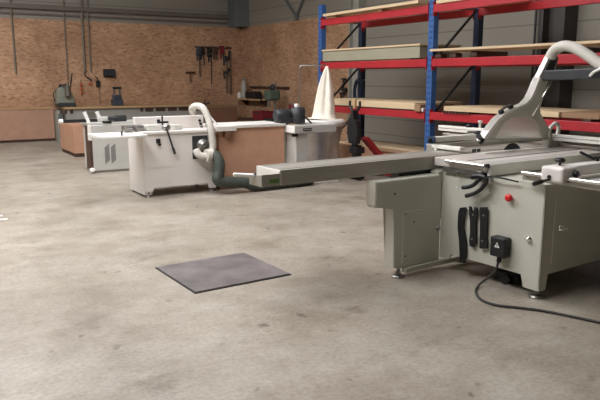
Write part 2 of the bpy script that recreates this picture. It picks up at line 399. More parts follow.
# blade hood: outline in the blade's plane (x, z)
YH = .94
def hp(l): return [(sat(x, y, 1, YH).x, sat(x, y, 1, YH).z) for x, y in l]
outer = [(479,140.5),(481,138),(486,130.5),(494.5,119.5),(502.5,112.5),(513.5,107),(522.5,103.5),(527.5,98),(530.5,92),(534,83.5),(536.5,77.5),(546,78.5),(543.5,87),(540.5,98),(537,108),(537.5,113),(541.5,120),(546,128),(549,133.5),(551.5,139)]
inner = [(541,139.3),(539.5,132.5),(535.5,124),(531,119.3),(525,117),(515,116.8),(508,118),(502,122),(497.5,128.5),(494,135),(492,140.3)]
hood = S(MB().prism(hp(outer + inner), 1, YH-.03, YH+.03), 'blade_hood', 'guard_shell')
S(MB().prism(hp(inner), 1, YH-.024, YH+.024, .003), 'hood_window', 'guard_clear', hood)
S(MB().prism(hp([(479,140.5),(486,130.5),(494.5,119.5),(502.5,112.5),(513.5,107),(522.5,103.5),(527.5,98),(530.5,92),(534,83.5),(536.5,77.5),(539.5,78),(536,86),(532,95),(528.5,101),(523.5,105.6),(514.5,109.2),(504,114.8),(496.5,121.5),(488.5,132),(482.5,141)]), 1, YH-.034, YH+.034), 'hood_lit_edge', 'machine_white', hood)  # white strip paints the light caught on the hood's leading edge
S(MB().prism(hp([(481,139),(553,137),(553,139.4),(481,141.5)]), 1, YH-.036, YH+.036, .003), 'hood_rim', 'machine_pale', hood)
neck = hp([(535.5,80),(542,67.5),(548,55),(553,56),(547.5,68),(541.5,80.5)])
S(MB().prism(neck, 1, YH-.02, YH+.03, .006), 'hood_neck', 'alu_light', hood)
pl = hp([(543,71),(549.5,56),(555,57),(554,68),(549,71)])
S(MB().prism(pl, 1, YH-.03, YH-.018), 'neck_plate', 'black', hood)
r0 = [sat(x, y, 1, YH-.065) for x, y in ((532,116),(549,86),(558,58))]
S(MB().tube(r0, .009, 8, 1), 'lift_rod', 'chrome', hood)
for (px, py) in ((501.5,111.5),(511,106.5)):
    p = sat(px, py, 1, YH)
    S(MB().lathe([(.02,0),(.024,.006),(.024,.022),(.014,.028)], (p.x,YH,p.z-.012), (p.x-.3,YH,p.z+.6), 12), 'hood_knob', 'black', hood)
q = [sat(x, y, 1, YH) for x, y in ((502,109),(506,107),(510,105))]
S(MB().tube(q, .012, 8), 'hood_handle', 'steel', hood)
q = [sat(x, y, 1, YH-.03) for x, y in ((477,136),(480,138),(483,140),(480,143))]
S(MB().tube(q, .014, 8, 3).cyl(q[1], q[1]+Vector((-.05,-.03,.02)), .02), 'clamp_knob', 'black', hood)
# riving ring behind the hood
q = [sat(x, y, 1, YH-.02) for x, y in ((549,139),(548.5,133),(551,127),(556,123.5),(558.5,127),(558,133),(556,139))]
S(MB().tube(q, .018, 10), 'guide_ring', 'alu_light')
p = sat(553, 138, 1, YH-.02)
S(B((p.x-.1, YH-.05, .895), (p.x+.1, YH+.02, p.z), .006), 'ring_base', 'alu')
p = sat(487, 142.5, 1, 1.01)
for dx in (0, .055): S(B((.42+dx,.985,.90), (.455+dx,1.0,.925), .003), 'stop_block', 'black')
# overhead arm and suction hose
XA = 1.2
arm = [sat(545,75.5,0,XA), sat(600,73.5,0,XA)]
dirv = (arm[1]-arm[0]).normalized()
end = arm[0] + dirv*((-1.05-arm[0].y)/dirv.y)
S(MB().bar(arm[0], end, .07, .085, .008), 'overhead_arm', 'dark_metal')
S(MB().box((XA-.05,-1.15,0), (XA+.05,-1.05,end.z+.08), .006).box((XA-.15,-1.25,0), (XA+.15,-.95,.02)), 'arm_post', 'dark_metal')
hz = [sat(550,58,0,XA), sat(552.5,53,0,XA), sat(557,48.5,0,XA), sat(565,46,0,XA), sat(576,48.5,0,XA), sat(588,55.5,0,XA), sat(602,65,0,XA)]
hz += [hz[-1]+Vector((0,-.22,-.09)), hz[-1]+Vector((0,-.5,-.1)), hz[-1]+Vector((0,-.9,-.06))]
S(MB().tube(hz, .045, 16, 7, .02), 'suction_hose', 'hose_white')
q = sat(592,71,0,XA-.05)
S(MB().tube([sat(590,76,0,XA-.05), sat(594,72,0,XA-.06), sat(600,69,0,XA-.05), sat(606,62,0,XA-.03)], .012, 8), 'hose_strap', 'alu_light')
# rip fence on the front rail
bk = MB().box((-.15,-.215,.845), (.02,-.05,.95), .02, seg=3)
fence = S(bk, 'rip_fence', 'machine_white')
S(MB().box((.0,-.20,.882), (1.05,-.10,.95), .006), 'fence_bar', 'machine_white', fence)
S(MB().lathe([(.008,0),(.008,.018),(.03,.022),(.034,.035),(.026,.046),(.0,.048)], (-.05,-.12,.95), (-.05,-.12,1.9), 8), 'lock_knob', 'black', fence)
S(MB().lathe([(.022,0),(.022,.02),(.015,.028)], (-.03,-.215,.905), (-.03,-.5,.905), 12), 'side_knob', 'black', fence)
S(MB().lathe([(.012,0),(.012,.012)], (-.10,-.215,.868), (-.10,-.5,.868), 12), 'screw_knob', 'black', fence)
S(MB().cyl((-.15,-.12,.868), (-.21,-.11,.86), .008).cyl((-.21,-.11,.86), (-.28,-.10,.848), .014).cyl((-.145,-.12,.885), (-.16,-.12,.885), .012), 'release_lever', 'black', fence)
S(MB().lathe([(.012,0),(.012,.015),(.024,.02),(.024,.03)], (.36,-.13,.95), (.36,-.13,1.5), 10).bar((.34,-.12,.962), (.26,-.06,1.01), .028, .018, .004), 'clamp_handle', 'black', fence)
S(MB().cyl((-.10,.12,.878), (-.10,-1.3,.878), .0145), 'guide_rail', 'chrome')
S(MB().box((-.085,-1.3,.83), (-.04,.13,.862), .003).cyl((-.10,.10,.878), (-.06,.10,.85), .012), 'rail_bar', 'alu')
S(MB().box((-.05,-1.3,.83), (1.0,-.03,.86), .005), 'extension_table', 'alu_light')
# cross cut fence, outrigger frame beyond the slider
XO0, XO1 = .55, 1.62
out = S(MB().box((.30,1.32,.885), (1.72,1.40,.945), .004), 'outrigger_rail', 'alu')
for x0_, x1_, nm in ((1.30,1.38,'cross_arm'), (1.58,1.64,'cross_arm')):
    S(MB().box((x0_,1.40,.885), (x1_,2.15,.935), .004), nm, 'alu', out)
S(MB().box((1.30,2.08,.885), (1.66,2.15,.94), .004), 'outer_rail', 'alu', out)
a0, a1 = sat(440,129.5,2,.99), sat(600,139.5,2,.99)
cf = S(MB().box((1.36,.15,.955), (1.42,2.27,1.01), .004), 'crosscut_fence', 'alu_light')
S(MB().box((1.357,.15,.982), (1.3605,2.27,.988)), 'scale_strip', 'bench_grey', cf)
b0 = (.36,1.44)
S(MB().lathe([(.012,0),(.012,.05),(.022,.055),(.022,.075)], (1.39,1.74,1.01), (1.39,1.74,2), 10), 'fence_stop', 'label_white', cf)
S(MB().lathe([(.03,0),(.034,.02),(.02,.03)], (1.39,1.88,1.01), (1.39,1.88,2), 10), 'fence_knob', 'black', cf)
mf = S(MB().box((.36,1.36,.955), (1.35,1.42,1.0), .004), 'mitre_fence', 'alu_light')
S(MB().box((.345,1.35,.95), (.362,1.43,1.005), .003), 'end_plug', 'blue_dark', mf)
S(MB().lathe([(.02,0),(.02,.03),(.012,.04)], (.35,1.39,.97), (-.4,1.39,.97), 10), 'end_knob', 'black', mf)
S(MB().lathe([(.03,0),(.03,.02),(.018,.03)], (.92,1.37,1.0), (.92,1.37,2), 10).bar((.92,1.37,1.015), (.84,1.42,1.02), .02, .015).bar((.92,1.37,1.015), (.98,1.30,1.0), .02, .015), 'clamp_star', 'black', mf)
S(MB().box((.30,1.02,.915), (.36,1.34,.945), .004).box((.30,1.28,.90), (.36,1.31,.945)), 'clamp_bar', 'alu_light')
S(MB().box((1.46,.30,.895), (1.52,.95,.915), .003), 'rear_bar', 'alu_light')

# hand tools hung on the cabinet front
def hung(name, m, label, cat, prof_px, x=-.012, th=.014, holes=()):
    pts = [sat(px, py, 0, x) for px, py in prof_px]
    c = sum(pts, Vector())/len(pts)
    t = thing(name, label, cat); zmin = min(p.z for p in pts)
    R_ = Matrix.Rotation(TH, 4, 'Z'); o = Vector((MX, MY, 0)) + R_ @ Vector((x, c.y, zmin))
    t.location = o; t.rotation_euler = (0,0,TH)
    poly = [(p.y-c.y, p.z-zmin) for p in pts]
    mb = MB().prism(poly, 0, -th, 0, .003)
    return t, mb, c, zmin
t, mb, c, zm = hung('push_stick', 'black', 'long wavy black push stick, leftmost tool hanging on the grey saw front', 'push stick',
   [(459.5,211),(461,207.5),(466,207),(467.5,209.5),(464.5,217),(464,228),(466.5,240),(467,251),(466,262),(460.5,262),(460.5,250),(460,239),(458.5,228),(459,218)])
mb.build('stick', 'black', t)
for nm, lab, x0, x1, ya, yb in (('wrench', 'narrow black spanner with forked top, hanging in the middle of three on the saw front', 470, 477.5, 206, 246.5),
                          ('wrench', 'flat black bar spanner hanging nearest the power inlet on the saw front', 480.5, 488.5, 206.5, 248.5)):
    if x0 == 470:
        prof = [(470,206),(472,206.5),(472.5,211),(475,211.5),(475.5,206.5),(478,207.5),(478.5,214),(476.5,221),(476.5,236),(477.5,242),(475,247),(470.5,246),(470,240),(471.5,234),(471.5,222),(470,214)]
    else:
        prof = [(480.5,207),(488,207),(488.5,216),(487.5,222),(487.5,236),(488.5,248.5),(480.5,248.5),(480.5,238),(481.5,234),(481.5,222),(480.5,215)]
    t, mb, c, zm = hung(nm, 'black', lab, 'wrench', prof)
    mb.build('wrench_bar', 'black', t)
    h = max(v[1] for v in [(0, sat(p_[0], p_[1], 0, -.012).z-zm) for p_ in prof])
    for f in (.2, .8): MB().cyl((-.016,0,h*f), (-.0125,0,h*f), .009, n=10).build('hook', 'steel', t)

# ------------------------------------------------------------------ planer thicknesser (white, middle)
X0, Y0 = 2.6, 7.95
PT = thing('planer_thicknesser', 'white planer machine with curved table and green waste hose, left of the brown bench', 'planer', (X0, Y0, 0))
Q = lambda mb, n, m, p=None, l=None: mb.build(n, m, p or PT, l)
W, D = .98, .62
body = MB().prism([(0,.07),(.10,.07),(.12,.12),(W-.12,.12),(W-.1,.05),(W,.05),(W,.80),(0,.80)], 1, 0, .02, .0)
body.box((.0,.02,.12), (W,D,.80), .004).box((0,.02,.03), (.10,D,.13))
bd = Q(body, 'cabinet', 'machine_white')
Q(MB().box((.03,-.004,.38), (.45,.001,.79), .001), 'front_panel', 'machine_white', bd)
for (x, y) in ((.05,.03),(W-.05,.03),(.05,D-.05),(W-.05,D-.05)):
    Q(MB().lathe([(.04,0),(.04,.012),(.014,.02),(.014,.09)], (x,y,0), (x,y,1), 14), 'foot', 'steel')
tbl = Q(MB().box((-.02,-.02,.80), (W+.03,D+.03,.835), .004), 'table_top', 'machine_white')
# curved infeed wing to the left
wing = [(-.60,.0),(-.585,-.14),(-.54,-.22),(-.40,-.27),(-.2,-.28),(-.02,-.25),(-.02,.30),(-.60,.30)]
Q(MB().prism(wing, 2, .79, .825, .008), 'wing_table', 'melamine')
Q(MB().box((-.34,-.25,.825), (-.325,-.23,.88)), 'table_pin', 'black')
# long guard panel behind, with black switch strip
gp = Q(MB().box((.02,.36,.835), (.98,.44,1.0), .01), 'fence_panel', 'machine_white')
for k in range(4):
    p = at(199.5+k*1.1, 120.5+k*3.4, 1, Y0+.355)
    Q(MB().lathe([(.018,0),(.018,.02),(.01,.024)], (p.x-X0,.36,p.z), (p.x-X0,.2,p.z), 10), 'switch_knob', 'black', gp)
# cutter block group on the table
blk = Q(MB().box((.10,.12,.835), (.30,.28,.91), .012).box((.24,.10,.835), (.40,.22,.895), .006), 'cutter_guard', 'machine_pale')
Q(MB().lathe([(.05,0),(.05,.05),(.02,.06)], (.34,.10,.87), (.34,-.2,.87), 16), 'guard_hub', 'steel', blk)
Q(MB().cyl((.32,.16,.9), (.32,.16,1.02), .01).box((.25,.14,.925), (.40,.18,.95), .008).lathe([(.02,0),(.025,.02),(.01,.03)], (.27,.16,.95), (.27,.16,2), 10), 'height_clamp', 'black', blk)
Q(MB().box((.46,.12,.835), (.58,.26,.90), .01), 'motor_cover', 'machine_pale')
for x_ in (-.12, .02): Q(MB().box((x_-.06,.16,.835), (x_+.06,.3,.91), .02).cyl((x_-.05,.15,.86), (x_+.05,.15,.86), .02), 'fence_bracket', 'steel')
a, b = at(167,130,1,Y0-.05)-Vector((X0,Y0,0)), at(175,154,1,Y0-.05)-Vector((X0,Y0,0))
Q(MB().cyl((a.x,.0,a.z), a, .011).cyl(a, b, .012).cyl(a+(b-a)*.75, b, .017), 'feed_lever', 'dark_metal')
p = at(158,141,1,Y0)-Vector((X0,Y0,0))
Q(MB().box((p.x-.028,-.02,p.z-.03), (p.x+.028,.0,p.z+.03), .006).box((p.x-.012,-.035,p.z-.06), (p.x+.03,-.02,p.z-.03), .005), 'latch_handle', 'black')
# motor recess with pulley
a, b = at(192,136,1,Y0)-Vector((X0,Y0,0)), at(208,158,1,Y0)-Vector((X0,Y0,0))
rc = Q(MB().box((a.x,-.008,b.z), (b.x,.0,a.z)), 'motor_recess', 'dark_metal')
c_ = at(202,145,1,Y0)-Vector((X0,Y0,0))
Q(MB().lathe([(.085,0),(.085,.03),(.07,.05),(.03,.055),(.03,.07)], (c_.x,-.008,c_.z), (c_.x,-1,c_.z)), 'pulley', 'steel', rc)
Q(MB().cyl((a.x+.06,-.03,b.z+.04), (a.x+.06,-.005,b.z+.04), .04), 'motor_hub', 'black', rc)
# white hose looping over the top and down to the floor outlet
pts = [at(193,113,1,Y0+.3), at(192,108.5,1,Y0+.25), at(196,106,1,Y0+.15), at(203,108,1,Y0+.05), at(208,118,1,Y0-.02), at(211,130,1,Y0-.08), at(213,144,1,Y0-.1), at(212,153,1,Y0-.1)]
Q(MB().tube([p-Vector((X0,Y0,0)) for p in pts], .044, 14, 6, .03), 'dust_hose', 'hose_white')
pts = [at(196,150,1,Y0-.06), at(199,155,1,Y0-.1), at(206,156.5,1,Y0-.12), at(213,154,1,Y0-.12)]
Q(MB().tube([p-Vector((X0,Y0,0)) for p in pts], .048, 14, 5), 'outlet_pipe', 'hose_white')
# fence arm reaching over the bench
a, b = at(203,108,1,Y0+.35)-Vector((X0,Y0,0)), at(219,127,1,Y0+.2)-Vector((X0,Y0,0))
Q(MB().bar(a, b, .02, .02), 'stay_rod', 'machine_white')
p = at(205,104,1,Y0+.4)-Vector((X0,Y0,0))
Q(MB().cyl((p.x,.4,1.0), (p.x,.4,p.z+.06), .01).bar((p.x-.06,.4,p.z), (p.x+.07,.4,p.z+.01), .02, .02).bar((p.x,.34,p.z), (p.x,.46,p.z-.02), .02, .02), 'star_handle', 'black')
# corrugated waste hose, own thing
h = thing('waste_hose', 'thick dark green corrugated hose running from white planer along the floor', 'hose', (3.7, 7.7, 0))
pts = [at(211,155,1,7.80), at(216,156.5,1,7.76), at(219,163,1,7.72), at(219,172,1,7.70), at(219.5,181,1,7.68)]
pts = [p-Vector((3.7,7.7,0)) for p in pts] + [Vector(v) for v in ((.17,-.04,.13),(.30,-.05,.085),(.6,-.04,.08),(.95,-.02,.08),(1.25,.02,.08))]
MB().tube(pts, .074, 16, 9, .035).build('hose', 'hose_green', h)
MB().cyl(pts[0]+Vector((-.07,0,.0)), pts[0]+Vector((.02,0,0)), .083).build('hose_cuff', 'hose_white', h, 'white cuff')

# ------------------------------------------------------------------ jointer (grey, behind the planer's wing)
JX, JY = 2.62, 10.54
JT = thing('surface_planer', 'grey planer cabinet with two slanted vents under the white wing table, far left', 'planer', (JX, JY, 0))
J = lambda mb, n, m, p=None, l=None: mb.build(n, m, p or JT, l)
jc = J(MB().box((.0,0,.025), (.9,.55,.76), .01).box((.03,.03,0), (.87,.52,.03)), 'cabinet', 'machine_pale')
for xv in (.16, .26):
    J(MB().prism([(xv+.03,.13),(xv+.105,.19),(xv+.105,.46),(xv+.03,.40)], 1, -.004, .001), 'vent', 'vent_grey', jc)
J(MB().box((-.045,-.01,.52), (.0,.09,.76), .01), 'end_cover', 'machine_white')
J(MB().box((-.04,.0,.06), (.0,.26,.74)), 'side_column', 'dark_wood')
J(MB().lathe([(.04,0),(.04,.05),(.02,.06)], (-.03,-.0,.045), (-.03,-.1,.06), 14), 'base_wheel', 'label_white')
J(MB().box((-.05,.05,.76), (1.0,.55,.80), .006), 'table_top', 'machine_pale')
J(MB().box((-.38,.2,.80), (.35,.26,.85), .006), 'fence_rail', 'black')
J(MB().lathe([(.035,0),(.035,.06)], (-.38,.23,.825), (-.46,.23,.825), 12), 'rail_knob', 'label_white')
a, b = at(88,112,1,JY+.2)-Vector((JX,JY,0)), at(101,122,1,JY+.2)-Vector((JX,JY,0))
fr_ = J(MB().bar((a.x,.2,.80), (a.x-.06,.2,a.z), .04, .05), 'guard_bracket', 'label_white'); J(MB().bar((b.x,.2,.80), (b.x-.06,.2,a.z), .04, .05), 'guard_bracket', 'label_white')
J(MB().box((a.x-.02,.22,.86), (b.x-.06,.24,.97)), 'guard_plate', 'steel', fr_)
J(MB().box((.15,.12,.80), (.42,.3,.88), .02), 'guard_block', 'machine_pale')
J(MB().cyl((.30,.10,.86), (.46,.10,.86), .03).box((.42,.08,.80), (.60,.2,.90), .015), 'gear_box', 'dark_metal')
J(MB().cyl((.18,-.02,.81), (.32,.02,.80), .02), 'lock_handle', 'black')

# ------------------------------------------------------------------ brown storage cabinet on the far left
BC = thing('storage_cabinet', 'low pinkish brown cabinet with dark plinth behind the grey planer', 'cabinet', (2.85, 12.85, 0))
MB().box((0,0,.07), (.85,1.2,.61), .006).build('carcass', 'mdf_pink', BC)
MB().box((.02,.02,0), (.83,1.18,.07)).build('plinth', 'dark_wood', BC)
MB().bar((.22,.10,.618), (.38,.16,.66), .03, .02).build('top_handle', 'black', BC)

# ------------------------------------------------------------------ benches along the back wall
bb = thing('workbench', 'long back wall workbench with tan top over grey front and dark slots', 'workbench', (5.8, 16.1, 0))
xa, xb = 3.42-5.8, 6.98-5.8
MB().box((xa,0,.77), (xb,1.05,.815), .004).build('worktop', 'bench_top', bb)
cb = MB().box((xa+.02,.06,.0), (xb-.02,1.05,.77)).build('carcass', 'bench_grey', bb)
for px0, px1 in ((60,63.5),(64.2,67.2),(70,73.5),(140.5,143.5),(145.5,153.5),(156,165.5),(168,177),(179,189),(191,200)):
    a, b = at(px0, 110.6, 1, 16.15), at(px1, 115, 1, 16.15)
    MB().box((a.x-5.8,.048,.665), (b.x-5.8,.065,.75)).build('drawer_slot', 'dark_wood', cb)
cc = thing('corner_cabinet', 'brown low cabinet filling the back corner right of the grey fronted bench', 'cabinet', (7.45, 16.15, 0))
MB().box((-.46,0,.06), (.5,1.0,.72), .004).build('carcass', 'mdf_dark', cc)
MB().box((-.44,.03,0), (.48,.95,.06)).build('plinth', 'dark_wood', cc)
MB().box((-.47,-.015,.72), (.5,1.0,.75), .003).build('worktop', 'ply_edge', cc)
fb_ = thing('workbench', 'plain brown fronted workbench at the far left end of the back wall', 'workbench', (1.0, 16.6, 0))
MB().box((-6,0,.06), (2.25,.55,.775)).build('front_panel', 'mdf', fb_)
MB().box((-6,.03,0), (2.25,.5,.06)).build('plinth', 'dark_wood', fb_)
MB().box((-6,-.02,.775), (2.25,.55,.80)).build('worktop', 'bench_top', fb_)
ep = thing('metal_locker', 'narrow grey metal locker between the brown and the grey fronted benches', 'locker', (3.34, 16.3, 0))
MB().box((-.07,0,.0), (.06,.5,.72), .005).build('carcass', 'bench_grey', ep)
MB().box((-.05,-.008,.06), (.04,.001,.66), .002).build('door', 'wall_steel', ep)
MB().box((.0,-.025,.4), (.02,-.008,.5)).build('handle', 'black', ep)

# things on and above the bench
gx = at(66,107,1,16.5).x
g = thing('mortising_machine', 'small grey green machine with round body standing on the back bench', 'machine', (gx, 16.5, .815))
MB().box((-.21,-.15,0), (.21,.2,.10), .02).build('base', 'dark_metal', g)
MB().prism([(-.23,.08),(.20,.08),(.19,.2),(.13,.36),(.05,.45),(-.12,.47),(-.21,.38)], 1, -.12, .16, .03).build('body', 'green_machine', g)
MB().cyl((.02,-.2,.26), (.02,-.2,.50), .075).cyl((.02,-.2,.50), (.02,-.2,.58), .04).bar((.02,-.2,.30), (.02,-.1,.30), .06, .06).build('spindle', 'steel', g)
MB().lathe([(.1,0),(.1,.06),(.07,.09)], (-.04,0,.45), (-.04,0,2)).build('motor_cap', 'black', g)
MB().bar((.12,-.02,.42), (.19,-.02,.80), .03, .03, .005).build('lever', 'black', g)
MB().tube([(-.2,.05,.4),(-.26,.05,.3),(-.24,.05,.12)], .012, 8).build('cord', 'black', g)
vx = at(117.5,106,1,16.5).x
v = thing('bench_vice', 'small dark blue vice on the back bench below the black wall box', 'vice', (vx, 16.5, .815))
MB().box((-.13,-.1,0), (.13,.12,.16), .02).build('base', 'blue_grey', v)
MB().box((-.10,-.08,.16), (.10,.1,.27), .02).build('body', 'blue_grey', v)
MB().bar((-.07,-.05,.25), (-.09,-.05,.43), .05, .05, .008).bar((.06,-.05,.25), (.05,-.05,.43), .05, .05, .008).build('jaw', 'steel', v)
MB().cyl((-.11,-.06,.44), (.10,-.06,.44), .03).build('screw_bar', 'black', v)
a, b = at(103.5,69,1,17.1), at(115.5,77,1,17.1)
s_ = thing('socket_box', 'black rectangular socket box fixed high on the chipboard back wall', 'socket box', ((a.x+b.x)/2, 17.17, b.z))
w_ = b.x-a.x; h_ = a.z-b.z
MB().box((-w_/2,-.09,0), (w_/2,0,h_), .01).build('housing', 'black', s_)
for k in (-1, 0, 1): MB().box((k*w_/3.3-.035,-.1,.04), (k*w_/3.3+.035,-.088,h_-.04), .004).build('socket_cover', 'dark_metal', s_)
def wire(name, label, cat, pts, r, m, Y=17.14):
    return solo(MB().tube([at(x, y, 1, Y) for x, y in pts], r, 8), name, m, label, cat)
wire('cable', 'dark hanging cable ending in a plug below the grey conduits', 'cable', [(84.5,72),(85,75),(87,77.5),(90,79),(92,80.5)], .016, 'dark_metal')
pg = thing('hanging_plug', 'black plug on a cord hanging between the conduits and the socket box', 'plug', at(98,86,1,17.14))
o_ = at(98,86,1,17.14)
MB().tube([at(95,76,1,17.14)-o_, at(97,78,1,17.14)-o_, at(98.5,81,1,17.14)-o_], .012, 8).build('cord', 'black', pg)
MB().box((-.055,-.04,-.02), (.05,.02,.14), .015).build('plug', 'black', pg)
MB().tube([(.02,0,-.02), at(99.5,95,1,17.14)-o_, at(99.5,106,1,17.14)-o_], .008, 8).build('cord', 'conduit', pg)
for px, py, lab in ((81.5,86,'string of small orange tags beside the grey green machine'), (91,85,'single small orange tag hanging below the conduit end')):
    o_ = at(px, py, 1, 17.15); k = thing('hanging_tag', lab, 'tag', o_)
    for j in range(3 if px < 85 else 1): MB().box((-.05+.01*j,-.02,-.10*j), (.03,0,.06-.10*j), .008).build('tag', 'orange', k)
    MB().cyl((-.01,-.01,-.25 if px < 85 else 0), (-.01,-.01,.16), .006, n=8).build('string', 'black', k)

# tools hung on the back wall
def px_bar(mb, x0, y0, x1, y1, w, th=.03, Y=17.13):
    return mb.bar(at(x0,y0,1,Y), at(x1,y1,1,Y), th, w, .004, up=(0,-1,0)) if abs(x1-x0) < abs(y1-y0) else mb.bar(at(x0,y0,1,Y), at(x1,y1,1,Y), th, w, .004)
rk = thing('tool_rail', 'thin dark rail fixed along the top of the wall tools', 'rail', at(212,47,1,17.15)); o_ = at(212,47,1,17.15)
MB().bar(at(195,47,1,17.15)-o_, at(231,48,1,17.15)-o_, .03, .05).build('rail', 'dark_wood', rk)
for px in (197, 204, 211, 218, 225): MB().cyl(at(px,47.5,1,17.15)-o_, at(px,48,1,17.06)-o_, .012, n=8).build('peg', 'steel', rk)
def clamp(px, y0, y1, m_bar, m_head, label, head_h=7, w=.03, lower=None, hw=3.0):
    o_ = at(px, y0, 1, 17.14); t = thing('bar_clamp', label, 'clamp', o_, 0, 'tools on the back wall')
    e = at(px+.6, y1, 1, 17.14)-o_
    MB().bar((0,0,0), e, .02, w, .003, up=(0,-1,0)).build('bar', m_bar, t)
    hd = at(px-hw, y0+head_h*.35, 1, 17.14)-o_
    MB().box((hd.x,-.03,hd.z-.06), (.03,.025,.03), .012).bar((hd.x+.03,0,hd.z), (hd.x+.01,0,hd.z-.16), .05, .04, .008).build('head', m_head, t)
    f = lower or .35
    q = e*f
    MB().box((q.x-.11,-.03,q.z-.05), (q.x+.03,.025,q.z+.03), .012).cyl((q.x-.08,0,q.z-.18), (q.x-.08,0,q.z+.02), .022).build('jaw', m_head, t)
clamp(199.5,47.5,77,'dark_metal','blue_grey','dark clamp with bluish head hanging leftmost on the wall rail', lower=.22)
clamp(203.5,47.5,66,'dark_metal','black','short black clamp hanging second from left on the wall rail', lower=.3)
clamp(211,48,84,'dark_metal','black','long thin dark clamp hanging near the middle of the wall rail', w=.022, lower=.2, hw=4)
clamp(216.5,48,60,'dark_metal','dark_wood','short dark clamp with brown handle hanging right of the long thin one', lower=.4)
clamp(223,47,57,'dark_metal','crate_red','small clamp with red head hanging on the right of the wall rail', lower=.5)
clamp(226.5,57,93,'steel','dark_metal','pale grey bar clamp hanging low, with dark jaw halfway', w=.06, lower=.42)
clamp(230,52,94,'steel','black','longest pale grey bar clamp, rightmost under the wall rail', w=.075, lower=.42, hw=1.5)
tq = thing('wooden_bracket', 'small T shaped wooden bracket left of the wall clamps', 'bracket', at(190,74,1,17.13)); o_ = at(190,74,1,17.13)
MB().bar(at(186,72.5,1,17.13)-o_, at(195,72.5,1,17.13)-o_, .05, .05).build('bar', 'dark_wood', tq)
MB().bar((0,0,.02), at(191,82,1,17.13)-o_, .04, .03, up=(0,-1,0)).build('stem', 'mdf_dark', tq)

# right-hand wall: shelf, rail, tools, low cabinet
sx = 8.3
a, b = at(236,98,0,sx), at(259,98.5,0,sx)
sh = thing('wall_shelf', 'short wooden shelf on the chipboard wall at the corner', 'shelf', (sx, (a.y+b.y)/2, a.z))
hl = abs(a.y-b.y)/2; SZ = a.z
MB().box((-.02,-hl,-.04), (.31,hl,0), .004).build('board', 'bench_top', sh)
for y_ in (-hl+.15, hl-.15): MB().prism([(.31,-.22),(.31,-.04),(.05,-.04)], 1, y_-.015, y_+.015).build('bracket', 'dark_wood', sh)
def on_shelf(px): return at(px, 97, 0, sx+.12).y
bt = thing('bottle', 'tall grey bottle standing on the corner shelf', 'bottle', (sx+.12, on_shelf(244), SZ))
MB().lathe([(.075,0),(.08,.02),(.08,.38),(.05,.46),(.035,.50)], (0,0,0), (0,0,1)).build('bottle', 'label_grey', bt)
MB().cyl((0,0,.50), (0,0,.56), .045).build('cap', 'steel', bt)
bt = thing('bottle', 'small pale bottle left of the tall one on the corner shelf', 'bottle', (sx+.10, on_shelf(240), SZ))
MB().lathe([(.05,0),(.055,.02),(.055,.12),(.02,.17)], (0,0,0), (0,0,1)).build('bottle', 'label_white', bt)
MB().cyl((0,0,.17), (0,0,.2), .022).build('cap', 'steel', bt)
bx = thing('tool_case', 'black tool case lying on the corner shelf right of the bottles', 'case', (sx+.13, on_shelf(253), SZ))
MB().box((-.11,-.28,0), (.11,.28,.20), .02).build('case', 'black', bx)
MB().tube([(-.1,-.08,.2),(-.1,-.06,.25),(-.1,.06,.25),(-.1,.08,.2)], .012, 8).build('handle', 'rubber', bx)
a, b = at(250,87,0,8.58), at(288,87.5,0,8.58)
rl = thing('tool_rail', 'thin wooden rail on the chipboard wall above the green drill', 'rail', (8.6, (a.y+b.y)/2, a.z))
MB().box((-.03,-abs(a.y-b.y)/2,-.03), (.02,abs(a.y-b.y)/2,.03)).build('rail', 'dark_wood', rl)
for y_ in (-.8, 0, .8): MB().cyl((-.1,y_,.02), (0,y_,0), .015, n=8).build('peg', 'steel', rl)
lowc = thing('side_bench', 'brown fronted low bench against the right chipboard wall behind the machines', 'workbench', (8.2, 14.4, 0))
MB().box((-.25,-2.2,.05), (.4,1.55,.40)).build('front_panel', 'mdf_dark', lowc)
MB().box((-.28,-2.2,.40), (.4,1.55,.44), .004).build('worktop', 'dark_wood', lowc)
MB().box((-.2,-2.15,0), (.4,1.5,.05)).build('plinth', 'dark_wood', lowc)
p = at(270,104,0,8.15)
dr = thing('drill_press', 'small green bench drill standing on the low bench by the right wall', 'drill', (8.15, at(272.5,110,0,8.15).y, .44))
MB().box((-.16,-.18,0), (.18,.18,.05), .01).build('base', 'dark_metal', dr)
MB().cyl((.08,0,.05), (.08,0,.95), .035).build('column', 'steel', dr)
MB().box((-.18,-.15,.50), (.16,.15,.76), .05).build('head', 'drill_green', dr)
MB().lathe([(.07,0),(.09,.08),(.05,.14)], (.05,.05,.76), (.05,.05,2)).build('motor', 'black', dr)
MB().cyl((-.10,0,.34), (-.10,0,.50), .035).build('chuck', 'steel', dr)
MB().tube([(-.1,.15,.62),(-.2,.22,.52),(-.22,.26,.38)], .016, 8).build('feed_handle', 'black', dr)
cr = thing('crate', 'dark red plastic crate on the low bench behind the white topped brown bench', 'crate', (8.0, at(259,118,0,8.0).y, .44))
MB().box((-.05,-.27,0), (.3,.27,.02)).box((-.05,-.27,.02), (-.03,.27,.22)).box((.28,-.27,.02), (.3,.27,.22)).box((-.03,-.27,.02), (.28,-.25,.22)).box((-.03,.25,.02), (.28,.27,.22)).build('box', 'crate_red', cr)
MB().box((-.06,-.12,.15), (-.048,.12,.20), .005).build('handle', 'dark_wood', cr)
gm = thing('bench_grinder', 'dark grey grinder with two wheels on the low bench near the filter bag', 'grinder', (8.1, at(287,112,0,8.1).y, .44))
MB().box((-.12,-.2,0), (.12,.2,.05), .01).build('base', 'dark_metal', gm)
MB().cyl((0,-.2,.2), (0,.2,.2), .10).box((-.06,-.08,.05), (.06,.08,.2)).build('motor', 'dark_metal', gm)
for y_ in (-.28, .28): MB().cyl((0,y_-.04,.2), (0,y_+.04,.2), .13).build('wheel', 'steel', gm)
